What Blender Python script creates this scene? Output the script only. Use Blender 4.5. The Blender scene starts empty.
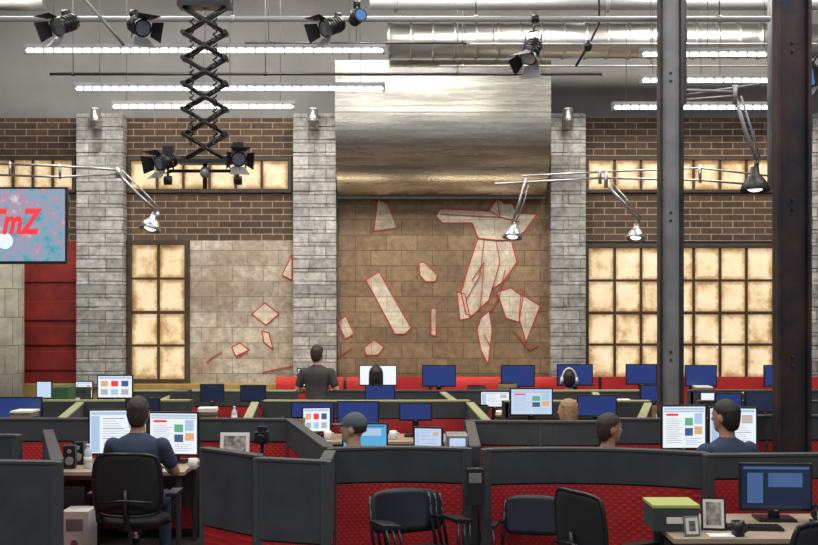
import bpy, bmesh, math, random
from mathutils import Vector, Matrix
from mathutils.bvhtree import BVHTree
random.seed(7)
SC=bpy.context.scene
F=1100.0; HC=2.1
def X(px,Y): return (px-409)*Y/F
def Z(py,Y): return HC-(py-310)*Y/F

# ---------------------------------------------------------------- materials
def newmat(name):
    m=bpy.data.materials.new(name); m.use_nodes=True
    nt=m.node_tree; b=nt.nodes["Principled BSDF"]
    return m,nt,b
def mat(name,c,r=.5,me=0,em=None,es=0,spec=.5):
    m,nt,b=newmat(name)
    b.inputs["Base Color"].default_value=(*c,1); b.inputs["Roughness"].default_value=r
    b.inputs["Metallic"].default_value=me; b.inputs["Specular IOR Level"].default_value=spec
    if em: b.inputs["Emission Color"].default_value=(*em,1); b.inputs["Emission Strength"].default_value=es
    return m
def N(nt,t,**kw):
    n=nt.nodes.new(t)
    for k,v in kw.items(): setattr(n,k,v)
    return n
def math_(nt,op,a,b=None):
    n=N(nt,'ShaderNodeMath',operation=op)
    for i,s in enumerate((a,b)):
        if s is None: continue
        if isinstance(s,(int,float)): n.inputs[i].default_value=s
        else: nt.links.new(s,n.inputs[i])
    return n.outputs[0]
def wallvec(nt,ox=0,oz=0):
    g=N(nt,'ShaderNodeNewGeometry'); s=N(nt,'ShaderNodeSeparateXYZ'); c=N(nt,'ShaderNodeCombineXYZ')
    nt.links.new(g.outputs['Position'],s.inputs[0])
    xx=math_(nt,'ADD',s.outputs[0],s.outputs[1])
    xx=math_(nt,'SUBTRACT',xx,ox); zz=math_(nt,'SUBTRACT',s.outputs[2],oz)
    nt.links.new(xx,c.inputs[0]); nt.links.new(zz,c.inputs[1])
    return c.outputs[0],g.outputs['Position']
def noise(nt,vec,scale,detail=4,rough=.6):
    n=N(nt,'ShaderNodeTexNoise'); n.inputs['Scale'].default_value=scale; n.inputs['Detail'].default_value=detail
    n.inputs['Roughness'].default_value=rough
    nt.links.new(vec,n.inputs['Vector']); return n.outputs[0]
def ramp(nt,fac,stops):
    r=N(nt,'ShaderNodeValToRGB'); e=r.color_ramp.elements
    while len(e)<len(stops): e.new(.5)
    for el,(p,c) in zip(e,stops): el.position=p; el.color=(*c,1)
    nt.links.new(fac,r.inputs[0]); return r.outputs[0]
def mix(nt,fac,a,b,bt='MIX'):
    n=N(nt,'ShaderNodeMix',data_type='RGBA',blend_type=bt)
    for i,s in ((0,fac),(6,a),(7,b)):
        if isinstance(s,(int,float)): n.inputs[i].default_value=s
        elif isinstance(s,tuple): n.inputs[i].default_value=(*s,1)
        else: nt.links.new(s,n.inputs[i])
    return n.outputs[2]
def bump(nt,b,h,st=.3,d=.02):
    n=N(nt,'ShaderNodeBump'); n.inputs['Strength'].default_value=st; n.inputs['Distance'].default_value=d
    nt.links.new(h,n.inputs['Height']); nt.links.new(n.outputs[0],b.inputs['Normal'])
def noisemat(name,c1,c2,scale=3,r=.6,me=0,bs=.1,lo=.35,hi=.65):
    m,nt,b=newmat(name); g=N(nt,'ShaderNodeNewGeometry')
    f=noise(nt,g.outputs['Position'],scale,6)
    nt.links.new(ramp(nt,f,[(lo,c1),(hi,c2)]),b.inputs['Base Color'])
    b.inputs['Roughness'].default_value=r; b.inputs['Metallic'].default_value=me
    if bs: bump(nt,b,noise(nt,g.outputs['Position'],scale*12,3),bs,.005)
    return m
def brickmat(name,c1,c2,mo,bw,rh,ms=.008,r=.8,stain=None,stscale=1.2,st=.5,bs=.5,slo=.5,shi=.7,off=.5,ox=0,oz=0,smooth=.1,var=.55):
    m,nt,b=newmat(name); v,pos=wallvec(nt,ox,oz)
    t=N(nt,'ShaderNodeTexBrick'); t.offset=off
    t.inputs['Scale'].default_value=1; t.inputs['Brick Width'].default_value=bw; t.inputs['Row Height'].default_value=rh
    t.inputs['Mortar Size'].default_value=ms; t.inputs['Mortar Smooth'].default_value=smooth
    t.inputs['Color1'].default_value=(*c1,1); t.inputs['Color2'].default_value=(*c2,1); t.inputs['Mortar'].default_value=(*mo,1)
    nt.links.new(v,t.inputs['Vector'])
    n2=noise(nt,pos,9,6,.7)
    col=mix(nt,var,t.outputs['Color'],ramp(nt,n2,[(.3,(.45,.45,.45)),(.7,(1.5,1.5,1.5))]),'MULTIPLY')
    if stain:
        n3=noise(nt,pos,stscale,5,.65)
        f=ramp(nt,n3,[(slo,(0,0,0)),(shi,(st,st,st))])
        col=mix(nt,f,col,stain)
    nt.links.new(col,b.inputs['Base Color']); b.inputs['Roughness'].default_value=r
    h=math_(nt,'MULTIPLY',t.outputs['Fac'],-1.0); h=math_(nt,'ADD',h,math_(nt,'MULTIPLY',n2,.8))
    bump(nt,b,h,bs,.02)
    return m
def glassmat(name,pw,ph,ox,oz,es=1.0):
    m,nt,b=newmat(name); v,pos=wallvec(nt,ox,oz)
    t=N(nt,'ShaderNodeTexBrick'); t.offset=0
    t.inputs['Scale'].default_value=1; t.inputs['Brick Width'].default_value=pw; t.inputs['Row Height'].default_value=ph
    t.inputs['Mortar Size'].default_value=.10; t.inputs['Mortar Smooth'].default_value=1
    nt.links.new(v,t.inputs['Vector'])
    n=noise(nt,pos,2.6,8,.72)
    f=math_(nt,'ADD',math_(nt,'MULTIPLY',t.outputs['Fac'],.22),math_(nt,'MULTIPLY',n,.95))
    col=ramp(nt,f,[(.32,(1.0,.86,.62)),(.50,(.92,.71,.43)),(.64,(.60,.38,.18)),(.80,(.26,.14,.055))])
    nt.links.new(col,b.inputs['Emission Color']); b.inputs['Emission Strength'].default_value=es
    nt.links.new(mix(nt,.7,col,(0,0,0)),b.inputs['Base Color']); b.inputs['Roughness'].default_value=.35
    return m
def redmat(name):
    m,nt,b=newmat(name); v,pos=wallvec(nt)
    s=N(nt,'ShaderNodeSeparateXYZ'); nt.links.new(v,s.inputs[0])
    a=math_(nt,'SINE',math_(nt,'MULTIPLY',s.outputs[0],130.)); c=math_(nt,'SINE',math_(nt,'MULTIPLY',s.outputs[1],130.))
    h=math_(nt,'MAXIMUM',math_(nt,'MULTIPLY',a,c),0.0)
    bump(nt,b,h,.45,.006)
    n=noise(nt,pos,3,4)
    col=ramp(nt,n,[(.3,(.40,.013,.018)),(.7,(.56,.024,.028))])
    col=mix(nt,math_(nt,'MULTIPLY',h,.25),col,(.68,.07,.06))
    nt.links.new(col,b.inputs['Base Color']); b.inputs['Roughness'].default_value=.5
    return m
def metalmat(name,c1,c2,r=.24):
    m,nt,b=newmat(name); g=N(nt,'ShaderNodeNewGeometry')
    mp=N(nt,'ShaderNodeMapping'); mp.inputs['Scale'].default_value=(.5,1,9); nt.links.new(g.outputs['Position'],mp.inputs[0])
    n=noise(nt,mp.outputs[0],2.2,5)
    nt.links.new(ramp(nt,n,[(.35,c1),(.65,c2)]),b.inputs['Base Color'])
    rr=math_(nt,'ADD',math_(nt,'MULTIPLY',n,.16),r-.08); nt.links.new(rr,b.inputs['Roughness'])
    b.inputs['Metallic'].default_value=1
    return m

M={}
M['upper']=noisemat('gray_wall_paint',(.175,.18,.19),(.235,.24,.25),.7,.85,bs=.05)
M['ceil']=mat('ceiling_paint',(.15,.15,.155),.9)
M['floor']=noisemat('floor_concrete',(.06,.06,.062),(.12,.118,.115),1.3,.45)
M['brick']=brickmat('brown_brick',(.050,.031,.022),(.095,.058,.040),(.30,.23,.155),.32,.098,.007,bs=.4)
M['stone']=brickmat('split_face_block',(.27,.27,.265),(.45,.445,.435),(.19,.19,.185),.50,.19,.009,stain=(.10,.10,.105),stscale=2.5,st=.6,bs=1.0,slo=.48,shi=.75,var=.85)
M['mural']=brickmat('brown_block',(.185,.122,.072),(.265,.182,.110),(.10,.066,.04),.46,.23,.006,stain=(.10,.068,.042),stscale=.8,st=.7,bs=.3,slo=.42,shi=.7,var=.7)
M['pale']=brickmat('pale_block',(.36,.325,.275),(.46,.42,.36),(.24,.205,.165),.46,.23,.007,stain=(.20,.125,.07),stscale=1.3,st=.75,bs=.3,slo=.43,shi=.70,var=.8)
M['concrete']=noisemat('column_concrete',(.27,.255,.215),(.42,.395,.33),5,.85,bs=.5)
M['groove']=mat('concrete_joint',(.10,.09,.07),.9)
M['cream']=brickmat('cream_mural_paint',(.50,.45,.37),(.58,.52,.43),(.35,.30,.23),.46,.23,.006,stain=(.32,.26,.18),stscale=2.5,st=.6,bs=.2,var=.6)
M['redline']=mat('red_paint_line',(.42,.035,.025),.7)
M['greyshard']=brickmat('ochre_mural_paint',(.42,.36,.27),(.50,.43,.33),(.3,.25,.18),.46,.23,.006,bs=.2,var=.7)
M['redmetal']=noisemat('red_metal_door',(.12,.012,.011),(.32,.026,.020),1.6,.5)
M['wframe']=noisemat('window_frame_paint',(.025,.018,.012),(.06,.04,.025),4,.5)
M['muntin']=mat('muntin_paint',(.05,.03,.018),.5)
M['galv']=metalmat('galvanized_duct',(.55,.53,.46),(.68,.66,.60),.27)
M['galv2']=metalmat('spiral_duct_metal',(.6,.61,.62),(.75,.76,.77),.33)
M['seam']=mat('duct_seam',(.16,.16,.15),.4,.9)
M['steel']=noisemat('dark_steel',(.026,.027,.032),(.080,.068,.062),3,.45,.5,bs=.25)
M['steelg']=noisemat('gray_steel',(.24,.24,.245),(.34,.34,.345),3,.5,.4,bs=.1)
M['rust']=noisemat('rusty_steel',(.022,.023,.032),(.10,.048,.035),2.2,.5,.4,bs=.3,lo=.4,hi=.8)
M['wire']=mat('hanger_wire',(.12,.12,.12),.6)
M['part']=noisemat('slate_partition_fabric',(.038,.044,.050),(.055,.062,.069),4,.75,bs=.1)
M['cap']=mat('partition_cap',(.056,.062,.066),.4)
M['cap_lit']=mat('lit_khaki_partition_cap',(.34,.36,.20),.45)  # light caught on the cap tops is painted in as a brighter khaki
M['red']=redmat('red_studded_panel')
M['post']=mat('black_post',(.012,.012,.013),.4)
M['desk']=noisemat('desk_laminate',(.38,.30,.21),(.46,.36,.26),2,.4,bs=0)
M['deskl']=mat('desk_leg_metal',(.10,.10,.105),.4,.6)
M['blk']=mat('black_plastic',(.014,.014,.016),.35)
M['blk2']=mat('black_mesh_fabric',(.014,.015,.018),.8)
M['navychair']=mat('navy_chair_plastic',(.018,.022,.034),.4)
M['silver']=mat('silver_metal',(.5,.5,.49),.3,.9)
M['chrome']=mat('chrome',(.7,.7,.7),.15,1)
M['white']=mat('white_plastic',(.75,.75,.72),.4)
M['paper']=mat('paper',(.8,.79,.74),.8)
M['lpipe']=mat('light_gray_pipe',(.5,.5,.5),.5,.3)
M['lens']=mat('glass_lens',(.3,.34,.4),.08,.6)
M['blens']=mat('blue_lens',(.05,.15,.4),.1,.2,(.2,.45,1),.3)
M['tube']=mat('lamp_tube',(1,1,1),.4,0,(1,.96,.88),5)
M['bulb']=mat('lamp_bulb',(1,1,1),.4,0,(1,.93,.78),3)
M['sblue']=mat('screen_blue',(.01,.015,.06),.25,0,(.02,.045,.19),.8)
M['sdark']=mat('screen_dark_blue',(.005,.008,.02),.12,0,(.02,.03,.07),.6)
M['swhite']=mat('screen_white',(.3,.3,.3),.25,0,(.78,.86,.93),.9)
M['scyan']=mat('screen_cyan',(.05,.2,.3),.25,0,(.10,.42,.75),.8)
M['slav']=mat('screen_light_blue',(.2,.25,.3),.25,0,(.48,.60,.80),.95)
M['ink_blue']=mat('screen_ink_blue',(.02,.05,.12),.3,0,(.07,.13,.30),.7)
M['ink_lt']=mat('screen_ink_pale_blue',(.2,.25,.3),.3,0,(.42,.58,.82),.8)
M['ink_gray']=mat('screen_ink_gray',(.2,.2,.2),.3,0,(.42,.46,.52),.8)
M['ink_red']=mat('screen_ink_red',(.4,.02,.02),.3,0,(.75,.05,.06),.9)
M['ink_org']=mat('screen_ink_orange',(.5,.2,.02),.3,0,(.62,.42,.25),.8)
M['ink_grn']=mat('screen_ink_green',(.05,.2,.1),.3,0,(.15,.42,.25),.8)
m,nt,b=newmat('tv_screen_image'); g=N(nt,'ShaderNodeNewGeometry')
c=ramp(nt,noise(nt,g.outputs['Position'],4.2,7,.7),[(.3,(.02,.24,.36)),(.45,(.18,.42,.55)),(.58,(.50,.30,.42)),(.7,(.75,.80,.88))])
nt.links.new(c,b.inputs['Emission Color']); b.inputs['Emission Strength'].default_value=.9; b.inputs['Base Color'].default_value=(.02,.02,.02,1)
M['tv']=m
M['lime']=mat('lime_plastic',(.45,.50,.15),.5)
M['card']=mat('cardboard',(.32,.22,.12),.8)
M['green']=mat('green_box',(.05,.13,.06),.6)
M['yellow']=mat('yellow_box',(.6,.42,.05),.6)
M['ochre']=noisemat('ochre_ledge',(.30,.19,.05),(.46,.32,.10),3,.7)
M['water']=mat('clear_plastic',(.55,.65,.75),.1,0)
M['photo']=noisemat('photo_print',(.05,.04,.04),(.6,.55,.5),14,.4,bs=0)
M['eye']=mat('eye_white',(.8,.8,.78),.3); M['iris']=mat('iris_brown',(.05,.025,.015),.2)
def cm(n,c,r=.8): return mat(n,c,r)
M['skin1']=cm('skin_tan',(.42,.23,.15),.55); M['skin2']=cm('skin_light',(.55,.33,.23),.55)
M['lip']=cm('lips',(.35,.12,.10),.5)
M['hair_bk']=noisemat('black_hair',(.008,.006,.006),(.022,.017,.015),40,.5,bs=.6)
M['hair_br']=noisemat('brown_hair',(.022,.013,.009),(.055,.034,.022),40,.6,bs=.6)
M['hair_bl']=noisemat('blonde_hair',(.30,.18,.085),(.48,.31,.16),40,.6,bs=.6)
M['navy']=noisemat('navy_tshirt',(.030,.045,.082),(.045,.065,.115),5,.9,bs=.1)
M['char']=noisemat('charcoal_tshirt',(.040,.038,.036),(.065,.06,.056),5,.9,bs=.1)
M['shblk']=mat('black_top',(.015,.014,.018),.9)
M['khaki']=mat('olive_shirt',(.22,.17,.07),.9)
M['grayshirt']=mat('gray_shirt',(.16,.16,.17),.9)
M['jeans']=mat('denim',(.03,.045,.08),.9)
M['shoe']=mat('shoe_leather',(.03,.02,.015),.5)
M['cap_cloth']=mat('gray_cap_cloth',(.085,.10,.115),.85)

# ---------------------------------------------------------------- builder
class B:
    def __init__(s): s.bm=bmesh.new(); s.mats=[]; s.M=Matrix()
    def mi(s,m):
        m=M[m] if isinstance(m,str) else m
        if m not in s.mats: s.mats.append(m)
        return s.mats.index(m)
    def v(s,c): return s.bm.verts.new(s.M@Vector(c))
    def f(s,vs,m,sm=False):
        try: f=s.bm.faces.new(vs)
        except ValueError: return
        f.material_index=m; f.smooth=sm
    def box(s,x0,x1,y0,y1,z0,z1,m,T=None):
        m=s.mi(m); P=[(x,y,z) for x in(x0,x1) for y in(y0,y1) for z in(z0,z1)]
        if T is not None: P=[T@Vector(p) for p in P]
        V=[s.v(p) for p in P]
        for q in ((0,1,3,2),(4,6,7,5),(0,4,5,1),(2,3,7,6),(0,2,6,4),(1,5,7,3)): s.f([V[i] for i in q],m)
    def loft(s,rings,m,sm=True,cap=True):
        m=s.mi(m); R=[[s.v(p) for p in r] for r in rings]; n=len(R[0])
        for a,b in zip(R,R[1:]):
            for i in range(n): s.f([a[i],a[(i+1)%n],b[(i+1)%n],b[i]],m,sm)
        if cap: s.f(R[0][::-1],m); s.f(R[-1],m)
    def tube(s,pts,r,m,n=8,sm=True):
        pts=[Vector(p) for p in pts]; k=len(pts)
        rs=r if isinstance(r,(list,tuple)) else [r]*k
        d0=(pts[1]-pts[0]).normalized(); up=Vector((0,0,1)) if abs(d0.z)<.9 else Vector((0,1,0))
        rings=[]
        for i,p in enumerate(pts):
            d=((pts[min(i+1,k-1)]-pts[max(i-1,0)])).normalized()
            u=d.cross(up)
            if u.length<1e-4: u=d.cross(Vector((1,0,0)))
            u.normalize(); w=u.cross(d)
            rings.append([p+(u*math.cos(t)+w*math.sin(t))*rs[i] for t in [2*math.pi*j/n for j in range(n)]])
        s.loft(rings,m,sm)
    def cyl(s,p0,p1,r0,m,r1=None,n=16): s.tube([p0,p1],[r0,r0 if r1 is None else r1],m,n)
    def rings(s,L,m,n=20):
        s.loft([[(cx+rx*math.cos(t),cy+ry*math.sin(t),cz) for t in [2*math.pi*j/n for j in range(n)]] for cx,cy,cz,rx,ry in L],m)
    def ell(s,c,r,m,n=14):
        L=[]
        for i in range(9):
            a=-math.pi/2+math.pi*(i+.15)/(8.3); L.append((c[0],c[1],c[2]+r[2]*math.sin(a),r[0]*math.cos(a),r[1]*math.cos(a)))
        s.rings(L,m,n)
    def poly(s,pts,y0,y1,m):
        m=s.mi(m); a=[s.v((x,y0,z)) for x,z in pts]; b=[s.v((x,y1,z)) for x,z in pts]
        s.f(a,m); s.f(b[::-1],m)
        for i in range(len(pts)): j=(i+1)%len(pts); s.f([a[i],b[i],b[j],a[j]],m)
    def shell(s,fn,nu,nv,th,m):
        m=s.mi(m)
        A=[[s.v(fn(i/nu,j/nv)) for j in range(nv+1)] for i in range(nu+1)]
        Bk=[[s.v(Vector(fn(i/nu,j/nv))+Vector(th)) for j in range(nv+1)] for i in range(nu+1)]
        for i in range(nu):
            for j in range(nv):
                s.f([A[i][j],A[i+1][j],A[i+1][j+1],A[i][j+1]],m,True); s.f([Bk[i][j],Bk[i][j+1],Bk[i+1][j+1],Bk[i+1][j]],m,True)
        for i in range(nu):
            s.f([A[i][0],Bk[i][0],Bk[i+1][0],A[i+1][0]],m); s.f([A[i][nv],A[i+1][nv],Bk[i+1][nv],Bk[i][nv]],m)
        for j in range(nv):
            s.f([A[0][j],A[0][j+1],Bk[0][j+1],Bk[0][j]],m); s.f([A[nu][j],Bk[nu][j],Bk[nu][j+1],A[nu][j+1]],m)
    def mesh(s,name,recenter=False):
        bmesh.ops.recalc_face_normals(s.bm,faces=s.bm.faces)
        off=Vector((0,0,0))
        if recenter and len(s.bm.verts):
            xs=[v.co.x for v in s.bm.verts]; ys=[v.co.y for v in s.bm.verts]; zs=[v.co.z for v in s.bm.verts]
            off=Vector(((min(xs)+max(xs))/2,(min(ys)+max(ys))/2,min(zs)))
            for v in s.bm.verts: v.co-=off
        me=bpy.data.meshes.new(name); s.bm.to_mesh(me); s.bm.free()
        for m in s.mats: me.materials.append(m)
        return me,off
    def done(s,name,loc=None,rot=0,bevel=0,scale=1):
        me,off=s.mesh(name,loc is None)
        return place(me,name,off if loc is None else loc,rot,bevel,scale)
def place(me,name,loc,rot=0,bevel=0,scale=1):
    o=bpy.data.objects.new(name,me); SC.collection.objects.link(o)
    o.location=loc; o.rotation_euler=(0,0,math.radians(rot)); o.scale=(scale,)*3
    if bevel:
        b=o.modifiers.new('bevel','BEVEL'); b.width=bevel; b.segments=2; b.limit_method='ANGLE'
    return o

# ---------------------------------------------------------------- room shell
YW=16.5; CZ=7.0; XS=8.2
def slab(name,x0,x1,y0,y1,z0,z1,m,bevel=0):
    b=B(); b.box(x0,x1,y0,y1,z0,z1,m); return b.done(name,bevel=bevel)
slab('floor',-XS,XS,-1,YW,-.1,0,'floor')
slab('ceiling',-XS,XS,-1,YW+.2,CZ,CZ+.1,'ceil')
slab('wall_north',-XS,XS,YW,YW+.2,0,CZ,'upper')
slab('wall_west',-XS-.2,-XS,-1,YW+.2,0,CZ,'upper')
slab('wall_east',XS,XS+.2,-1,YW+.2,0,CZ,'upper')
YB=YW-.06
def WX(p): return X(p,YB)
def WZ(p): return Z(p,YB)
def field(name,px0,px1,py0,py1,m,y0=YB):
    b=B(); b.box(X(px0,y0),X(px1,y0),y0,YW,Z(py1,y0),Z(py0,y0),m); return b.done(name)
for a,c in ((-40,80),(127,294),(584,811)):
    field('wall_brick_band',a,c,118,156,'brick'); field('wall_brick_band',a,c,194,241,'brick')
field('wall_block_field',190,294,241,384,'pale')
field('wall_mural_field',338,549,180,380,'mural')
b=B(); b.box(X(-40,16.3),X(830,16.3),16.3,YW,0,Z(384,16.3),'ochre'); b.done('trim_ledge',bevel=.01)
def pilaster(px0,px1,py0=113):
    y0=16.22; b=B(); x0,x1=X(px0,y0),X(px1,y0); zt=Z(py0,y0)
    z=1.0; i=0; h=.19
    b.box(x0+.015,x1-.015,y0+.02,YW,.96,zt,'stone')
    while z<zt-.02:
        z1=min(z+h,zt); j=.012*((i*7)%3)/2
        if i%2: b.box(x0,x1,y0+j,YW-.01,z+.006,z1-.003,'stone')
        else:
            xm=x0+(x1-x0)*.5
            b.box(x0,xm-.004,y0+j,YW-.01,z+.006,z1-.003,'stone'); b.box(xm+.004,x1,y0+.012-j,YW-.01,z+.006,z1-.003,'stone')
        z+=h; i+=1
    b.done('stone_pilaster',bevel=.008)
for a,c in ((76,123),(293,336),(551,586),(813,850)): pilaster(a,c)
b=B(); yc=15.7; xc=X(-2,yc); zt=Z(262,yc); R=.355
b.cyl((xc,yc,0),(xc,yc,zt),R,'concrete',n=48); z=.4; i=0
while z<zt-.05:
    b.cyl((xc,yc,z-.003),(xc,yc,z+.003),R+.0015,'groove',n=48)
    for k in range(5):
        a=-math.pi/2+(k-2)*.62+(.31 if i%2 else 0)
        b.cyl((xc+R*math.cos(a),yc+R*math.sin(a),z),(xc+R*math.cos(a),yc+R*math.sin(a),min(z+.4,zt-.002)),.003,'groove',n=6)
    z+=.4; i+=1
b.done('round_concrete_column')
b=B(); x0,x1=WX(21),WX(80); z0,z1=.96,WZ(241)
b.box(x0,x1,YB,YW-.001,z0,z1,'redmetal')
for p in (262,300,325,350): b.box(x0+.04,x1-.04,YB-.025,YB+.01,WZ(p+20),WZ(p+1),'redmetal')
b.box(x0-.02,x0+.03,YB-.03,YB+.01,z0,z1,'wframe'); b.box(x1-.03,x1,YB-.03,YB+.01,z0,z1,'wframe')
b.done('door_1',bevel=.006)
wn=[0]
def window(px0,px1,py0,py1,nc,nr,es=1.0,fw=.07):
    wn[0]+=1
    x0,x1,z0,z1=WX(px0),WX(px1),WZ(py1),WZ(py0); b=B()
    pw=(x1-x0-2*fw)/nc; ph=(z1-z0-2*fw)/nr
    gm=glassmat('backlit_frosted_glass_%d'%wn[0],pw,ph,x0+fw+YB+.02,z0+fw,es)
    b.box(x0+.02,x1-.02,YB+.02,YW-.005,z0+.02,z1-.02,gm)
    for q in ((x0,x1,z0,z0+fw),(x0,x1,z1-fw,z1)): b.box(q[0],q[1],YB-.05,YB+.05,q[2],q[3],'wframe')
    for q in ((x0,x0+fw),(x1-fw,x1)): b.box(q[0],q[1],YB-.049,YB+.05,z0+.01,z1-.01,'wframe')
    for i in range(1,nc): b.box(x0+fw+i*pw-.018,x0+fw+i*pw+.018,YB-.02,YB+.04,z0+fw,z1-fw,'muntin')
    for i in range(1,nr): b.box(x0+fw,x1-fw,YB-.018,YB+.04,z0+fw+i*ph-(.03 if i==2 and nr==4 else .018),z0+fw+i*ph+.018,'muntin')
    b.done('window_%d'%wn[0],bevel=.004)
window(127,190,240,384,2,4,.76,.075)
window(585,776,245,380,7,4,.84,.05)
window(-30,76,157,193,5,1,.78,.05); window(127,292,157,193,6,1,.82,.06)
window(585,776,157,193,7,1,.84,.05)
b=B(); b.box(WX(776),WX(811),YB,YW,.97,WZ(241),'pale'); b.done('wall_block_field')
# mural
b=B(); k=[0]
def shard(pts,m='cream',lw=.0075):
    k[0]+=1; off=.0006*k[0]; y=YB
    P=[(WX(a),WZ(c)) for a,c in pts]
    b.poly(P,y-.004-off,y+.002,m)
    for i in range(len(P)): line(P[i],P[(i+1)%len(P)],lw,off)
def line(p,q,lw=.009,off=.01):
    p=Vector(p); q=Vector(q); d=(q-p)
    if d.length<1e-4: return
    d.normalize(); n=Vector((-d.y,d.x))*lw; p=p-d*lw*.5; q=q+d*lw*.5
    b.poly([tuple(p+n),tuple(q+n),tuple(q-n),tuple(p-n)],YB-.007-off,YB+.001,'redline')
def pl(*a):
    P=[(WX(x),WZ(y)) for x,y in a]
    for i in range(len(P)-1): line(P[i],P[i+1],.0045,.018)
shard([(440,209),(470,210),(489,211),(497,198),(505,204),(512,203),(517,213),(537,214),(524,232),(511,240),(517,262),(503,282),(492,289),(489,300),(472,316),(466,314),(461,292),(470,262),(478,238),(472,223),(442,223),(436,216)],lw=.010)
shard([(457,292),(465,294),(470,318),(460,320)]); shard([(481,318),(489,311),(492,330),(488,364),(481,350),(477,330)])
shard([(497,292),(511,288),(523,297),(519,322),(506,318)]); shard([(521,294),(540,306),(526,342),(519,318)])
shard([(374,231),(378,198),(388,205),(397,228)],'greyshard'); shard([(366,280),(379,272),(411,328),(405,334),(395,334)])
shard([(419,263),(424,262),(437,275),(436,281),(426,282),(420,275)],'greyshard'); shard([(338,322),(346,316),(354,334),(345,339)],'greyshard')
shard([(364,348),(374,340),(384,347),(378,355),(366,355)],'greyshard'); shard([(431,308),(436,309),(436,336),(431,335)],'greyshard')
pl((440,214),(474,216),(500,217),(520,222)); pl((478,238),(496,240),(511,240)); pl((496,240),(500,262),(492,289)); pl((484,240),(480,275),(466,300)); pl((497,198),(500,217),(490,211))
pl((472,280),(484,262),(480,310)); pl((505,270),(498,300),(490,312)); pl((484,335),(490,345)); pl((338,357),(352,348)); pl((512,330),(530,350),(538,345))
shard([(252,314),(265,303),(279,314),(266,325)],'cream'); shard([(262,331),(269,333),(273,349),(264,342)],'cream'); shard([(232,347),(240,343),(249,350),(236,356)],'cream')
shard([(282,275),(292,255),(292,280)],'cream'); pl((207,362),(213,357),(222,352)); pl((262,372),(292,366)); pl((236,358),(247,352))
b.done('wall_mural')

# ---------------------------------------------------------------- HVAC
b=B(); yf=15.5; x0,x1=X(335,yf),X(551,yf)
zc_=Z(112,yf); zlow=Z(197,16.35)
curve=[(yf+.85*(1-math.cos(t)), zc_+(zlow-zc_)*math.sin(t)) for t in [math.pi/2*i/24 for i in range(25)]]
m=b.mi('galv')
# flat front panel (separate verts so shading stays flat), curved lower apron
b.box(x0,x1,yf,YW,zc_,Z(60,yf),'galv')
A=[b.v((x0,y,z)) for y,z in curve]; C=[b.v((x1,y,z)) for y,z in curve]
for i in range(len(curve)-1): b.f([A[i],C[i],C[i+1],A[i+1]],m,True)
ea=[b.v((x0,y,z)) for y,z in curve]+[b.v((x0,YW,zlow)),b.v((x0,YW,zc_))]; ec=[b.v((x1,y,z)) for y,z in curve]+[b.v((x1,YW,zlow)),b.v((x1,YW,zc_))]
b.f(ea,m); b.f(ec[::-1],m)
b.box(x0,x1,16.35,YW,zlow-.002,zlow+.05,'galv')
b.box(x0-.015,x1+.015,yf-.012,yf+.03,Z(75,yf)-.008,Z(75,yf)+.008,'seam'); b.box(x0-.01,x1+.01,yf-.006,yf+.02,zc_-.006,zc_+.006,'seam')
for p in (336,403,470,549): b.box(X(p,yf)-.005,X(p,yf)+.005,yf-.008,yf+.03,zc_,Z(61,yf),'galv')
b.box(x0-.01,x1+.01,16.28,16.38,zlow-.03,zlow+.02,'seam')
for q in (.06,.94):
    xx=x0+(x1-x0)*q; b.cyl((xx,15.9,Z(60,yf)-.05),(xx,15.9,CZ),.012,'wire',n=8)
b.done('air_duct_plenum')
b=B(); yd=15.2; zc=Z(41,yd); xa=X(388,yd); xb=X(900,yd)
b.cyl((xa,yd,zc),(xb,yd,zc),.235,'galv2',n=32)
x=xa
while x<xb: b.cyl((x,yd,zc),(x+.03,yd,zc),.252,'galv2',n=32); x+=.30
x=xa+.2
while x<xb: b.cyl((x,yd,zc),(x,yd,CZ),.012,'wire',n=8); x+=1.4
b.done('spiral_duct')
def pipe(name,px0,px1,py,Y,r,m,hang=2.5):
    b=B(); z=Z(py,Y); a,c=X(px0,Y),X(px1,Y); b.cyl((a,Y,z),(c,Y,z),r,m,n=12)
    x=a+.3
    while x<c:
        b.cyl((x,Y,z),(x,Y,CZ),.006,'wire',n=6); b.cyl((x-.02,Y,z),(x+.02,Y,z),r*1.35,m,n=12); x+=hang
    b.done(name)
pipe('lighting_pipe',-40,770,19,11.3,.030,'lpipe'); pipe('conduit_pipe',370,850,4,13,.075,'lpipe')
pipe('lighting_track',50,602,74,14.3,.020,'blk'); pipe('lighting_track',245,465,43,14.0,.016,'blk')
pipe('conduit_pipe',470,840,44,14.2,.016,'steelg'); pipe('conduit_pipe',-40,45,3,14.4,.10,'steelg')
pipe('conduit_pipe',440,780,66,14.6,.014,'steelg')
def fluo(px0,px1,py,Y):
    b=B(); a,c=X(px0,Y),X(px1,Y); z=Z(py,Y)
    b.box(a,c,Y-.05,Y+.05,z+.02,z+.06,'steelg'); b.box(a,a+.03,Y-.04,Y+.04,z-.04,z+.03,'steelg'); b.box(c-.03,c,Y-.04,Y+.04,z-.04,z+.03,'steelg')
    b.cyl((a+.02,Y-.02,z-.012),(c-.02,Y-.02,z-.012),.022,'tube',n=10)
    x=a+.11
    while x<c-.05: b.box(x,x+.014,Y-.05,Y+.02,z-.038,z+.03,'steelg'); x+=.11
    for q in (.08,.5,.92):
        xx=a+(c-a)*q; b.cyl((xx,Y,z+.05),(xx,Y,CZ),.004,'wire',n=6)
    b.done('fluorescent_strip_light')
for q in ((25,385,50,12.6),(75,385,88,13.4),(112,295,106,14.2),(640,775,54,12.6),(640,800,80,13.3),(612,790,107,13.9)): fluo(*q)

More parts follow.
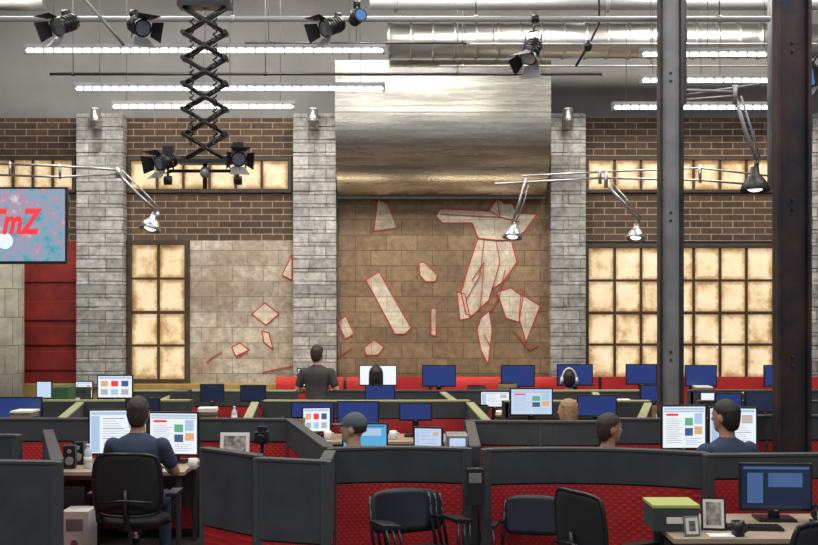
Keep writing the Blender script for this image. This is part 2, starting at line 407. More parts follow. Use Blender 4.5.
# ---------------------------------------------------------------- steel columns
def hbeam(pxa,pxb,Y,m,mm,d=.3,mr=None):
    b=B(); x0,x1=X(pxa,Y),X(pxb,Y); t=.03
    b.box(x0,x0+t,Y,Y+d,.02,CZ,m); b.box(x1-t,x1,Y,Y+d,.02,CZ,mr or m); b.box(x0+t,x1-t,Y+d/2-.012,Y+d/2+.012,.02,CZ,mm)
    b.box(x0-.06,x1+.06,Y-.04,Y+d+.04,0,.03,m)
    for sx in (x0-.04,x1+.04): b.cyl((sx,Y+.02,.02),(sx,Y+.02,.06),.014,'steel',n=6)
    for z in (1.6,3.0,4.4): 
        for dz in (0,.08): b.cyl((x0+(x1-x0)*.5,Y+d/2-.03,z+dz),(x0+(x1-x0)*.5,Y+d/2,z+dz),.014,m,n=6)
    b.done('steel_column',bevel=.004)
hbeam(660,684,11.0,'steel','steelg',.14,'steel')
hbeam(778,812,9.72,'rust','rust',.16)

# ---------------------------------------------------------------- studio lights
def dirM(p,d,up=(0,0,1)):
    d=Vector(d).normalized(); q=d.to_track_quat('Z','Y'); return Matrix.Translation(p)@q.to_matrix().to_4x4()
def stage_light(b,p,d,hang,sc=1.0,lens='lens',doors=True):
    p=Vector(p); b.M=dirM(p,d)@Matrix.Scale(sc,4)
    b.cyl((0,0,-.13),(0,0,.12),.095,'blk',n=20); b.cyl((0,0,-.17),(0,0,-.13),.05,'blk',.09,n=20); b.cyl((0,0,.12),(0,0,.15),.108,'blk',n=20)
    b.cyl((0,0,.148),(0,0,.158),.085,lens,n=20)
    for z in (-.09,-.05,-.01,.03): b.cyl((0,0,z),(0,0,z+.012),.103,'blk',n=20)
    if doors:
        for k in range(4):
            R=Matrix.Rotation(k*math.pi/2,4,'Z')
            w1,w2=(.085,.14) if k%2 else (.085,.12)
            mi=b.mi('steelg' if k==3 else 'blk')
            P=[R@Vector(q) for q in ((.105,-w1,.15),(.105,w1,.15),(.18,w2,.29),(.18,-w2,.29))]
            Q=[R@(Vector(q)+Vector((.006,0,.0))) for q in ((.105,-w1,.15),(.105,w1,.15),(.18,w2,.29),(.18,-w2,.29))]
            a=[b.v(q) for q in P]; c=[b.v(q) for q in Q]; b.f(a,mi); b.f(c[::-1],mi)
            for i in range(4): j=(i+1)%4; b.f([a[i],c[i],c[j],a[j]],mi)
    b.M=Matrix()
    dd=Vector(d).normalized(); side=dd.cross(Vector((0,0,1)))
    side=side.normalized() if side.length>.05 else Vector((1,0,0))
    h=Vector(hang); L=p+side*.11*sc; R_=p-side*.11*sc; t=p+(h-p)*.6
    b.tube([L,L*.25+(t+side*.11*sc)*.75,t+side*.06*sc,t-side*.06*sc,R_*.25+(t-side*.11*sc)*.75,R_],.011*sc,'blk',6)
    b.tube([t,h],.014*sc,'blk',8); b.cyl(h-Vector((.035,0,0)),h+Vector((.035,0,0)),.045,'blk',n=12)
def slight(px,py,Y,d,hx,hy,hY,sc=1.3,lens='lens'):
    b=B(); stage_light(b,(X(px,Y),Y,Z(py,Y)),d,(X(hx,hY),hY,Z(hy,hY)),sc,lens)
    b.done('stage_light')
slight(66,24,10.9,(-.35,-.5,-.3),66,14,11.3,.84); slight(138,26,10.9,(.45,-.6,-.3),134,14,11.3,.84)
slight(333,26,10.9,(-.5,-.5,-.3),338,17,11.3,.80); slight(532,50,10.9,(-.3,-.45,-.7),535,19,11.3,.82)
b=B(); stage_light(b,(X(822,11),11,Z(75,11)),(-.9,-.4,-.2),(X(822,11),11,Z(40,11)),1.0,'blens'); b.cyl((X(822,11),11,Z(40,11)),(X(822,11),11,CZ),.015,'blk'); b.done('stage_light')
b=B(); stage_light(b,(X(357,10.9),10.9,Z(18,10.9)),(.4,-.8,.1),(X(357,11.3),11.3,Z(5,11.3)),.62,'blens',False); b.cyl((X(357,11.3),11.3,Z(5,11.3)),(X(357,11.3),11.3,CZ),.012,'blk'); b.done('stage_light')
b=B(); b.tube([(X(78,11.0),11.0,Z(-8,11)),(X(103,11.0),11.0,Z(20,11)),(X(124,11.0),11.0,Z(45,11))],.016,'steelg'); b.cyl((X(78,11),11,Z(-8,11)),(X(78,11),11,CZ),.012,'blk'); b.done('boom_pole')
b=B(); b.tube([(X(576,11.5),11.5,Z(66,11.5)),(X(590,11.5),11.5,Z(42,11.5)),(X(599,11.5),11.5,Z(24,11.5)),(X(599,11.5),11.5,CZ)],.014,'blk'); b.ell((X(588,11.5),11.5,Z(46,11.5)),(.045,.045,.06),'blk'); b.done('microphone_boom')
b=B(); Y=10.6; xc=X(205,Y); hw=X(226,Y)-X(205,Y); zt=Z(8,Y); zb=Z(160,Y); n=6; h=(zt-zb)/n
for i in range(n):
    z1=zt-i*h; z0=z1-h
    for yy,s1 in ((Y-.05,1),(Y-.03,-1),(Y+.05,1),(Y+.03,-1)):
        b.tube([(xc-hw*s1,yy,z1),(xc+hw*s1,yy,z0)],.019,'blk',6)
    for sx in (-1,1): b.cyl((xc+sx*hw,Y-.07,z0),(xc+sx*hw,Y+.07,z0),.024,'blk',n=10)
    b.cyl((xc,Y-.07,(z0+z1)/2),(xc,Y+.07,(z0+z1)/2),.026,'blk',n=10)
    for sx in (-1,1):
        if i<n-1: 
            P=[(xc+sx*hw*.55+ .018*math.cos(t*1.0),Y-.09+.018*math.sin(t),z1-h*.5-h*t/25) for t in range(0,25)]
            b.tube(P,.008,'blk',5)
b.box(xc-hw-.05,xc+hw+.05,Y-.1,Y+.1,zt,zt+.05,'blk'); b.cyl((xc,Y,zt),(xc,Y,CZ),.03,'steelg')
b.box(xc-hw-.05,xc+hw+.05,Y-.08,Y+.08,zb-.04,zb,'blk'); b.cyl((xc,Y,zb-.28),(xc,Y,zb),.022,'blk'); b.ell((xc,Y,zb-.12),(.05,.05,.06),'steelg')
xl,xr=X(168,Y),X(238,Y); zz=Z(171,Y); b.tube([(xl,Y,zz),(xr,Y,zz)],.016,'blk')
for xx,dx,pz in ((xl,-.5,162),(xr,.25,158)):
    stage_light(b,(xx,Y-.05,Z(pz,Y)),(dx,-.8,-.25),(xx,Y,zz-.09),.70)
    b.box(xx-.05,xx+.05,Y-.02,Y+.08,Z(pz,Y)+.06,Z(pz,Y)+.15,'blk'); b.cyl((xx,Y,zz-.1),(xx,Y,zz+.2),.012,'blk')
b.done('pantograph_light_hoist')
def bell(b,p,d,sc=1.0,m='silver'):
    b.M=dirM(p,d)@Matrix.Scale(sc,4)
    L=[(0,0,-.10,.03,.03),(0,0,-.04,.036,.036),(0,0,-.02,.06,.06),(0,0,.03,.095,.095),(0,0,.08,.115,.115),(0,0,.085,.11,.11),(0,0,.05,.09,.09)]
    b.rings(L,m,20); b.ell((0,0,.06),(.06,.06,.030),'bulb'); b.M=Matrix()
def armlamp(parts,bells,extra=None):
    b=B()
    for Y,pts,r,m in parts: b.tube([(X(p,Y+dy),Y+dy,Z(q,Y+dy)) for p,q,dy in pts],r,m,8)
    for Y,px,py,d,sc,m in bells: bell(b,(X(px,Y),Y,Z(py,Y)),d,sc,m)
    if extra: extra(b)
    b.done('articulated_studio_lamp')
Y=12.5
armlamp([(Y,[(-30,163,0),(60,166,0),(118,170,0)],.013,'silver'),(Y,[(-30,174,0),(60,177,0),(118,174,0)],.013,'silver'),(Y,[(60,164,0),(60,179,0)],.016,'silver'),(Y,[(10,162,0),(10,176,0)],.016,'silver'),
 (Y,[(118,168,0),(118,178,0)],.03,'silver'),(Y,[(118,173,0),(140,196,0),(158,212,0)],.015,'silver'),(Y,[(122,170,0),(144,192,0),(160,209,0)],.009,'silver'),(Y,[(158,212,0),(156,220,0)],.02,'silver')],
 [(Y,152,222,(-.25,-.2,-1),1.15,'silver')],lambda b:(b.cyl((X(-30,Y),Y,Z(178,Y)),(X(-30,Y),Y,CZ),.03,'steelg')))
armlamp([(Y,[(495,184,0),(600,178,0),(700,180,0),(770,186,0)],.013,'silver'),(Y,[(522,176,0),(600,172,0),(700,168,0),(770,176,0)],.011,'silver'),(Y,[(600,168,0),(600,184,0)],.02,'silver'),(Y,[(700,165,0),(700,183,0)],.02,'silver'),
 (Y,[(526,178,0),(520,200,0),(512,224,0)],.015,'silver'),(Y,[(530,180,0),(524,202,0),(515,224,0)],.008,'silver'),
 (Y,[(606,184,0),(625,204,0),(640,222,0)],.015,'silver'),(Y,[(610,180,0),(629,202,0),(641,218,0)],.008,'silver'),(Y,[(606,172,0),(606,188,0)],.022,'silver')],
 [(Y,513,231,(-.1,-.2,-1),1.0,'silver'),(Y,636,232,(-.1,-.2,-1),1.0,'silver')],lambda b:(b.cyl((X(770,Y),Y,Z(190,Y)),(X(770,Y),Y,CZ),.03,'steelg')))
Y2=9.6
armlamp([(Y2,[(684,90,0),(735,92,0)],.014,'steelg'),(Y2,[(684,100,0),(735,96,0)],.012,'steelg'),(Y2,[(735,85,0),(735,104,0)],.024,'steelg'),
 (Y2,[(735,96,0),(745,130,0),(757,160,0)],.018,'steelg'),(Y2,[(741,96,0),(751,128,0),(760,158,0)],.01,'steelg'),(Y2,[(757,160,0),(756,170,0)],.022,'blk')],
 [(Y2,755,180,(0,-.05,-1),1.15,'steel')],lambda b:(b.cyl((X(684,Y2),Y2,Z(104,Y2)),(X(684,Y2),Y2,CZ),.022,'steelg'),b.tube([(X(684,Y2),Y2,Z(95,Y2)),(X(760,Y2),Y2,Z(84,Y2))],.01,'steelg')))
for p in (95,313,568):
    b=B(); y=16.1; x=X(p,y); b.cyl((x,y,Z(129,y)),(x,y,Z(109,y)),.075,'silver',n=20); b.cyl((x,y,Z(121,y)-.01),(x,y,Z(121,y)+.01),.083,'steelg',n=20)
    b.cyl((x,y,Z(108.8,y)),(x,y,Z(108.6,y)),.06,'bulb',n=16); b.box(x-.03,x+.03,y+.05,16.218,Z(120,y)-.06,Z(120,y)+.06,'steelg'); b.done('wall_sconce')

# ---------------------------------------------------------------- TV
Y=13.6; b=B(); x0,x1=X(-62,Y),X(67,Y); z0,z1=Z(264,Y),Z(187,Y)
b.box(x0,x1,Y,Y+.07,z0,z1,'blk'); b.box(x0+.025,x1-.025,Y-.004,Y+.01,z0+.035,z1-.025,'tv')
b.box((x0+x1)/2-.15,(x0+x1)/2+.15,Y+.07,Y+.11,(z0+z1)/2-.15,(z0+z1)/2+.15,'blk'); b.cyl(((x0+x1)/2-.5,Y+.13,z0+.3),((x0+x1)/2-.5,Y+.13,CZ),.03,'blk'); b.box((x0+x1)/2-.6,(x0+x1)/2+.1,Y+.09,Y+.13,(z0+z1)/2-.05,(z0+z1)/2+.05,'blk')
cu=bpy.data.curves.new('t','FONT'); cu.body='TmZ'; cu.size=.42; cu.shear=.25; cu.offset=.016; cu.extrude=.004
to=bpy.data.objects.new('t',cu); SC.collection.objects.link(to); bpy.context.view_layer.update()
tm=to.evaluated_get(bpy.context.evaluated_depsgraph_get()).to_mesh().copy()
bm2=bmesh.new(); bm2.from_mesh(tm)
xm=max(v.co.x for v in bm2.verts); mi=b.mi('ink_red'); mp={}
for v in bm2.verts: mp[v]=b.v(((v.co.x-xm)*.72+X(43,Y),Y-.008-v.co.z,v.co.y+Z(233,Y)))
for f in bm2.faces: b.f([mp[v] for v in f.verts],mi)
bm2.free(); bpy.data.objects.remove(to); bpy.data.curves.remove(cu)
b.cyl((X(5,Y),Y-.006,Z(241,Y)),(X(5,Y),Y+.001,Z(241,Y)),.10,'swhite',n=24)
b.done('television')

# ---------------------------------------------------------------- cubicles
def seg(b,p,q,t,z0,z1,m,ext=0):
    p=Vector((*p,0)); q=Vector((*q,0)); d=q-p; L=d.length; a=math.atan2(d.y,d.x)
    T=Matrix.Translation(p)@Matrix.Rotation(a,4,'Z'); b.box(-ext,L+ext,-t/2,t/2,z0,z1,m,T)
    return T,L
def partition(pts,ztop=1.1,band=.24,cap='cap',low='red',zl=None,posts=True,thin=False):
    P=[(X(p,y),y) for p,y in pts]; b=B()
    for p,q in zip(P,P[1:]):
        seg(b,p,q,.05,.06,ztop-band-.012,low,.004); seg(b,p,q,.035,ztop-band-.02,ztop-band+.005,'post'); seg(b,p,q,.07,ztop-band,ztop-.02,'part',.003); seg(b,p,q,.085,ztop-.022,ztop,cap,.004 if thin else .01)
        seg(b,p,q,.06,0,.08,'post')
    if posts:
        for p in (P[0],P[-1]): b.box(p[0]-.035,p[0]+.035,p[1]-.035,p[1]+.035,0,ztop-.004,'cap')
        if not thin:
            for p in P[1:-1]: b.cyl((p[0],p[1],.0),(p[0],p[1],ztop-.02),.036,'part',n=14)
    return b.done('cubicle_partition',bevel=.004)
def arc(p0,p1,bulge,n=6):
    return [(p0[0]+(p1[0]-p0[0])*t, p0[1]+(p1[1]-p0[1])*t+bulge*4*t*(1-t)) for t in [i/n for i in range(n+1)]]
partition([(-40,7.35),(57,7.3)],1.1,.75); partition([(57,7.38),(48,9.2)],1.1,.3)
partition([(205,8.03),(258,7.62)],1.1,.56); partition([(259,7.55),(326,7.40)],1.09,.56); partition([(326,7.48),(330,7.92)],1.09,.56)
partition(arc((332,8.0),(467,8.0),.08,10),1.1,.255,thin=True); partition(arc((486,7.95),(706,7.74),.15,14),1.1,.255,thin=True)
partition([(708,7.66),(835,7.72)],1.1,.17)
partition([(676,7.95),(703,7.9)],.93,.2)
partition([(-40,10.2),(90,10.2),(200,10.2),(291,10.15)],1.1,.21); partition([(-30,8.9),(17,8.85)],1.1,.2)
partition([(291,10.08),(328,8.12)],1.1,.24)
partition([(468,10.0),(540,9.95),(602,9.95)],1.1,.22); partition([(475,8.15),(470,9.9)],1.1,.24)
partition([(612,10.0),(700,9.98),(765,10.3),(840,10.3)],1.12,.23)
partition([(-30,12.3),(80,12.25),(190,12.3)],1.1,.2,'cap_lit'); partition([(265,12.25),(345,12.2),(468,12.25)],1.1,.2,'cap_lit')
partition([(505,12.2),(648,12.2)],1.1,.2,'cap_lit'); partition([(700,12.2),(840,12.2)],1.1,.2,'cap'); 
for a,c in (((80,12.18),(60,10.3)),((255,12.2),(247,10.3)),((470,12.18),(488,10.1)),((648,12.1),(640,10.1))): partition([a,c],1.08,.2,'cap_lit')
partition([(130,13.75),(215,13.8),(295,13.75)],1.1,.2,'cap_lit'); partition([(330,13.8),(440,13.75),(520,13.8)],1.1,.2,'cap'); partition([(535,13.75),(645,13.8)],1.1,.2,'cap_lit'); partition([(690,13.8),(830,13.8)],1.1,.2,'cap')
for a,c in (((180,13.7),(160,12.4)),((443,13.7),(455,12.35)),((595,13.7),(600,12.3)),((745,13.7),(765,12.3))): partition([a,c],1.08,.2,'cap_lit')
b=B()
for a,c in ((275,345),(345,430),(430,515),(515,600),(600,690),(690,775),(775,840)):
    Yp=15.9; b.box(X(a,Yp)+.01,X(c,Yp)-.01,Yp,Yp+.05,.75,Z(377,Yp),'red'); b.box(X(c,Yp)-.02,X(c,Yp)+.02,Yp-.01,Yp+.06,0,Z(377,Yp),'post'); b.box(X(a,Yp)+.01,X(c,Yp)-.01,Yp,Yp+.05,.02,.74,'part')
b.done('cubicle_partition')

def desk(px0,px1,Y0,Y1,zt=.74,m='desk'):
    x0,x1=X(px0,Y1),X(px1,Y1); b=B()
    b.box(x0,x1,Y0,Y1,zt-.035,zt,m)
    for xx in (x0+.06,x1-.06):
        for yy in (Y0+.07,Y1-.07): b.box(xx-.02,xx+.02,yy-.02,yy+.02,0,zt-.03,'deskl')
    b.box(x0+.08,x1-.08,Y1-.08,Y1-.06,.3,zt-.04,'deskl'); b.box(x0+.06,x1-.06,Y0+.06,Y0+.08,zt-.08,zt-.035,'deskl')
    w=min(.4,(x1-x0)*.25)
    b.box(x0+.1,x0+.1+w,Y0+.1,Y1-.12,0.0,.6,'deskl')
    for z in (.22,.40,.58): b.box(x0+.11,x0+.09+w,Y0+.085,Y0+.1,z-.15,z,'part')
    return b.done('desk',bevel=.005)
desk(62,203,9.25,10.1); desk(345,462,8.85,9.55); desk(640,765,8.82,9.6); desk(490,600,9.0,9.7)
desk(645,860,6.55,7.35)
desk(-30,66,11.45,12.15); desk(278,458,11.4,12.1); desk(510,638,11.4,12.1); desk(705,800,11.4,12.1); desk(95,230,11.4,12.15)
desk(85,165,13.0,13.65); desk(192,290,13.0,13.65); desk(345,435,13.0,13.65); desk(465,585,13.0,13.65); desk(608,735,13.0,13.65)
desk(280,540,15.05,15.8); desk(545,810,15.05,15.8); desk(26,150,15.0,15.7)

def monitor(pxl,pxr,pyt,pyb,Y,scr,page=0,rot=0,dz=.74,bez='blk'):
    w=(pxr-pxl)*Y/F; h=(pyb-pyt)*Y/F; xc=X((pxl+pxr)/2,Y); zb=Z(pyb,Y)-dz; b=B()
    zb=max(zb,.06)
    b.box(-w/2,w/2,-.0,.035,zb,zb+h,bez); b.box(-w/2+.05,w/2-.05,.035,.06,zb+.05,zb+h-.05,bez)
    g=.014; b.box(-w/2+g,w/2-g,-.003,.01,zb+g+.006,zb+h-g,scr)
    b.box(-.035,.035,.04,.07,.01,zb+h*.5,bez); b.box(-.12,.12,-.06,.14,0,.016,bez); b.box(-.012,.012,-.002,0,zb+.004,zb+.01,'silver')
    W=w-2*g-.02; x0=-W/2; zt=zb+h-g-.008
    def r(u0,u1,v0,v1,m,y=-.0045): b.box(x0+W*u0,x0+W*u1,y,0,zt-(h-.05)*v1,zt-(h-.05)*v0,m)
    if page==1:
        r(0,1,0,.06,'ink_lt'); r(0,1,.08,.11,'ink_gray'); r(.05,.35,.15,.21,'ink_red')
        for i in range(12): r(.05,.05+.3+.12*((i*5)%3)/2,.28+i*.055,.295+i*.055,'ink_gray')
        r(.52,.72,.26,.46,'ink_grn'); r(.52,.72,.52,.72,'ink_blue'); r(.76,.96,.14,.42,'ink_lt'); r(.76,.96,.48,.68,'ink_org')
        for i in range(4): r(.54,.93-.1*(i%2),.78+i*.05,.795+i*.05,'ink_gray')
    elif page==2:
        r(0,1,0,.08,'ink_lt'); r(0,.16,.10,1,'ink_lt'); r(.7,.95,.15,.4,'ink_gray'); r(.72,.93,.18,.37,'ink_org')
        for i in range(13): r(.22,(.62 if i<5 else .92)-.15*((i*7)%4)/3,.16+i*.062,.175+i*.062,'ink_gray' if i%4 else 'ink_blue')
    elif page==3:
        r(0,1,0,.1,'ink_lt')
        for i in range(3):
            for j in range(2): r(.06+i*.32,.28+i*.32,.2+j*.42,.48+j*.42,('ink_org','ink_gray','ink_red','ink_lt','ink_blue','ink_gray')[i*2+j])
    elif page==4:
        r(.0,1,.0,.06,'ink_blue'); r(.06,.30,.15,.9,'ink_blue'); r(.38,.9,.15,.5,'ink_lt' if scr!='sdark' else 'ink_blue')
    b.done('computer_monitor',(xc,Y,dz),rot,bevel=.004)
for q in ((359,397,365,386,'swhite',0),(422,456,365,387,'sblue',0),(501,535,365,387,'sblue',0),(557,593,364,386,'sblue',0),(626,657,364,385,'sblue',0),(685,717,365,387,'sblue',0),(764,800,365,387,'sblue',0),(297,328,368,387,'slav',0)):
    monitor(q[0],q[1],q[2],q[3],15.4,q[4],q[5])
monitor(97,133,375,399,13.35,'swhite',3); monitor(200,224,384,402,13.35,'sdark'); monitor(240,266,385,402,13.4,'sdark')
monitor(75,93,381,399,15.3,'swhite',2); monitor(36,52,381,399,15.3,'slav',0)
monitor(365,395,385,401,13.4,'sblue'); monitor(480,510,391,408,13.3,'swhite',2); monitor(700,718,392,409,13.3,'swhite'); monitor(640,668,385,403,13.35,'sblue')
for q in ((-8,42,397,419,'sblue',0),(291,334,402,427,'sblue',0),(337,379,401,425,'sblue',0),(399,432,403,421,'sblue',0),(510,553,388,416,'slav',1),(577,617,395,417,'sblue',0),(745,785,391,413,'sdark',0),(715,742,393,411,'sblue',0),(125,160,398,418,'sdark',0)):
    monitor(q[0],q[1],q[2],q[3],11.8,q[4],q[5])
monitor(89,147,412,458,9.85,'swhite',2,4); monitor(148,199,413,457,9.8,'swhite',1,-6)
monitor(302,331,420,446,11.62,'swhite',3,10,.74); monitor(342,388,423,449,9.3,'scyan',4); monitor(413,443,427,448,9.3,'slav',2,-12)
monitor(661,707,405,450,9.3,'swhite',1,3); monitor(709,757,407,447,9.35,'swhite',2,-5)
monitor(740,812,470,518,7.1,'sdark',4,-3)

# ---------------------------------------------------------------- chairs
def back_fn(w,h,z0,y0,cur,rec,pw=4):
    def fn(u,v):
        a=2*u-1; c=2*v-1
        x=a*w/2*(1-.10*abs(c)**pw-.06*(c>0)*c*c); z=z0+h/2+c*h/2*(1-.12*abs(a)**pw)
        return (x, y0+cur*(1-a*a)*-1 - rec*(z-z0) , z)
    return fn
def mk_office():
    b=B()
    for k in range(5):
        a=math.radians(72*k+18); d=Vector((math.cos(a),math.sin(a),0))
        b.tube([d*.03+Vector((0,0,.12)),d*.18+Vector((0,0,.10)),d*.30+Vector((0,0,.075))],[.03,.024,.016],'blk',8)
        c=d*.30; s=Vector((-d.y,d.x,0))
        for q in (-.018,.018): b.cyl(c+s*(q-.01)+Vector((0,0,.03)),c+s*(q+.01)+Vector((0,0,.03)),.03,'blk',n=14)
    b.cyl((0,0,.10),(0,0,.28),.03,'blk'); b.cyl((0,0,.25),(0,0,.40),.018,'chrome'); b.box(-.1,.1,-.12,.12,.37,.41,'blk')
    b.rings([(0,.02,.405,.21,.20),(0,.02,.42,.25,.245),(0,.02,.455,.255,.25),(0,.02,.468,.235,.23),(0,.02,.470,.1,.1)],'blk2',28)
    b.shell(back_fn(.50,.46,.52,-.24,.05,.10),14,12,(0,.022,0),'blk2')
    pts=[]
    fn=back_fn(.515,.475,.512,-.24,.05,.10)
    for i in range(49):
        t=i/48*4; e=int(t)%4; f=t-int(t)
        uv=[(f,0),(1,f),(1-f,1),(0,1-f)][e]; p=Vector(fn(*uv)); pts.append(p+Vector((0,.008,0)))
    b.tube(pts,.014,'blk',6)
    b.tube([(0,-.10,.39),(0,-.26,.42),(0,-.325,.55),(0,-.335,.72)],[.028,.026,.022,.016],'blk',8)
    b.tube([(-.2,-.32,.62),(0,-.34,.64),(.2,-.32,.62)],.012,'blk',6)
    for sx in (-1,1):
        b.tube([(sx*.2,-.02,.41),(sx*.29,-.02,.43),(sx*.30,-.03,.64)],.016,'blk',8)
        b.box(sx*.30-.04,sx*.30+.04,-.14,.13,.635,.665,'blk')
    return b.mesh('office_chair')[0]
OC=mk_office()
def office(x,y,rot=0,scale=1): return place(OC,'office_chair',(x,y,0),rot,0,scale)
def stackchair(b,T=Matrix()):
    b.M=T; s=b
    for sx in (-1,1):
        s.tube([(sx*.25,.24,0),(sx*.235,.20,.43),(sx*.235,-.18,.45),(sx*.25,-.24,0)],.011,'blk',8)
        s.tube([(sx*.235,-.16,.45),(sx*.235,-.23,.62),(sx*.225,-.27,.82)],.012,'blk',8)
        s.tube([(sx*.235,-.23,.66),(sx*.27,-.05,.67),(sx*.27,.10,.66),(sx*.24,.18,.44)],.011,'blk',8)
        s.box(sx*.27-.022,sx*.27+.022,-.12,.11,.665,.69,'blk')
    s.box(-.22,.22,-.20,.22,.445,.475,'navychair')
    s.shell(back_fn(.46,.30,.56,-.235,.03,.12),10,8,(0,.015,0),'navychair'); b.M=Matrix()
b=B()
for i in range(3): stackchair(b,Matrix.Translation((.06*i,.0+.03*i,.012*i)))
b.done('stacked_chairs',(X(428,7.45),7.45,0),205,scale=.98)
b=B(); stackchair(b); b.done('stacking_chair',(X(531,7.52),7.52,0),168,scale=.92)
office(X(609,7.2),7.15,-60,.96); office(X(768,8.3),8.27,12,.97)
office(X(806,6.05),6.1,15)

# ---------------------------------------------------------------- people
def flesh(b,pts,rs,m,n=14):
    b.tube(pts,rs,m,n)
    for p,r in zip(pts,rs): b.ell(p,(r*.99,)*3,m,12)
def person(name,px,Y,top,shirt,hair,skin='skin1',rot=0,pose='sit',yaw=0,style='short',pants='jeans',lean=.0,female=False,vox=.010,hands='desk'):
    b=B(); st=pose=='stand'; dz=.40 if st else 0
    w=.9 if female else 1.0
    def tz(z): return z+dz
    def ly(z): return lean*(z-.5)
    L=[(.475,.14,.11),(.52,.175,.135),(.60,.178,.130),(.70,.160,.118),(.82,.168,.115),(.92,.188,.122),(.99,.200,.118),(1.04,.182,.10),(1.075,.125,.082),(1.10,.075,.066),(1.115,.05,.05)]
    if st: L=[(.40,.15,.11)]+L
    b.rings([(0,ly(z),tz(z),rx*w,ry) for z,rx,ry in L],shirt,26)
    flesh(b,[(0,ly(1.06),tz(1.06)),(0,ly(1.13)+.012,tz(1.15)),(0,ly(1.17)+.015,tz(1.21))],[.064,.058,.056],skin)
    for sx in (-1,1):
        S=Vector((sx*.190*w,ly(1.0),tz(1.005)))
        if st: E=Vector((sx*.285,.0,1.14)); Wr=Vector((sx*.17,.24,1.13))
        else: E=Vector((sx*.27,.12,.79)); Wr=Vector((sx*.16,.36,.785))
        mid=S.lerp(E,.62)
        flesh(b,[S,mid],[.068,.060],shirt); flesh(b,[mid,E],[.047,.041],skin); flesh(b,[E,E.lerp(Wr,.35),Wr],[.041,.040,.027],skin)
        hd=Vector((-sx*.12,1,0 if not st else .05)).normalized(); pc=Wr+hd*.045
        b.ell(pc,(.040,.052,.018),skin)
        if st:
            flesh(b,[(sx*.095,0,.90),(sx*.10,.01,.5),(sx*.105,-.01,.09)],[.088,.062,.048],pants); flesh(b,[(sx*.105,-.01,.05),(sx*.115,.15,.035)],[.045,.034],'shoe')
        else:
            flesh(b,[(sx*.09,.02,.555),(sx*.12,.25,.552),(sx*.125,.43,.54)],[.082,.074,.060],pants); flesh(b,[(sx*.125,.43,.54),(sx*.125,.43,.30),(sx*.125,.42,.10)],[.058,.054,.044],pants)
            flesh(b,[(sx*.125,.41,.048),(sx*.13,.57,.036)],[.044,.034],'shoe')
    HM=Matrix.Translation((0,ly(1.2)+.02,tz(1.143)))@Matrix.Rotation(math.radians(yaw),4,'Z')@Matrix.Scale(1.04,4); b.M=HM
    H=[(.0,.045,.030,.03),(.02,.035,.045,.048),(.05,.018,.060,.074),(.085,.008,.068,.088),(.12,.002,.074,.096),(.155,0,.075,.098),(.185,-.002,.068,.088),(.21,-.004,.050,.066),(.228,-.006,.025,.034)]
    b.rings([(0,y,z,rx,ry) for z,y,rx,ry in H],skin,24)
    b.ell((0,.108,.088),(.013,.018,.014),skin); b.ell((0,.099,.106),(.009,.012,.024),skin); b.ell((0,.088,.132),(.048,.014,.009),skin)
    b.ell((0,.09,.058),(.024,.010,.007),'lip'); b.ell((0,.078,.02),(.022,.014,.016),skin)
    for sx in (-1,1): b.ell((sx*.080,-.002,.10),(.010,.020,.031),skin)
    if style=='cap':
        b.rings([(0,-.006,.135,.084,.106),(0,-.006,.165,.083,.104),(0,-.008,.20,.070,.088),(0,-.01,.228,.045,.055),(0,-.01,.243,.012,.014)],'cap_cloth',24)
        b.rings([(0,.10,.138,.064,.09),(0,.10,.149,.060,.085)],'cap_cloth',20); b.rings([(0,-.03,.085,.071,.073),(0,-.028,.14,.078,.08)],hair,24)
    elif style=='long':
        b.rings([(0,-.03,-.12,.06,.035),(0,-.035,-.07,.088,.055),(0,-.035,0,.093,.065),(0,-.03,.08,.093,.085),(0,-.022,.13,.092,.092),(0,-.014,.17,.088,.102),(0,-.010,.21,.069,.084),(0,-.01,.235,.040,.050),(0,-.01,.245,.012,.014)],hair,24)
    else:
        b.rings([(0,-.052,.018,.046,.036),(0,-.042,.05,.066,.058),(0,-.034,.09,.077,.074),(0,-.024,.13,.082,.086),(0,-.010,.165,.083,.103),(0,-.006,.20,.069,.090),(0,-.006,.228,.044,.058),(0,-.008,.243,.014,.018)],hair,24)
    b.M=Matrix()
    me,_=b.mesh('tmp'); mats=list(me.materials)
    bv=bmesh.new(); bv.from_mesh(me); bv.faces.ensure_lookup_table(); tree=BVHTree.FromBMesh(bv); fm=[f.material_index for f in bv.faces]
    o=bpy.data.objects.new('tmp',me); SC.collection.objects.link(o)
    r=o.modifiers.new('r','REMESH'); r.mode='VOXEL'; r.voxel_size=vox; s_=o.modifiers.new('s','SMOOTH'); s_.factor=.6; s_.iterations=3
    bpy.context.view_layer.update()
    ev=o.evaluated_get(bpy.context.evaluated_depsgraph_get()).to_mesh()
    nb=B(); nb.mats=mats; nb.bm.from_mesh(ev)
    for f in nb.bm.faces:
        _,_,idx,_=tree.find_nearest(f.calc_center_median()); f.material_index=fm[idx]; f.smooth=True
    bpy.data.objects.remove(o); bv.free()
    for sx in (-1,1):
        if st: Wr=Vector((sx*.17,.24,1.13))
        else: Wr=Vector((sx*.16,.36,.785))
        hd=Vector((-sx*.12,1,0)).normalized(); sd=Vector((hd.y,-hd.x,0)); pc=Wr+hd*.07
        for k,(o_,l) in enumerate(((-.030,.060),(-.010,.075),(.011,.070),(.030,.055))):
            p=pc+sd*o_*1.0
            nb.tube([p-hd*.02,p+hd*l*.45+Vector((0,0,.010)),p+hd*l*.8+Vector((0,0,.0)),p+hd*l+Vector((0,0,-.016))],[.0092,.0088,.008,.006],skin,8)
        p=Wr+hd*.03; nb.tube([p-sd*sx*.02,p-sd*sx*.045+hd*.02,p-sd*sx*.05+hd*.05],[.011,.010,.007],skin,8)
    nb.M=HM
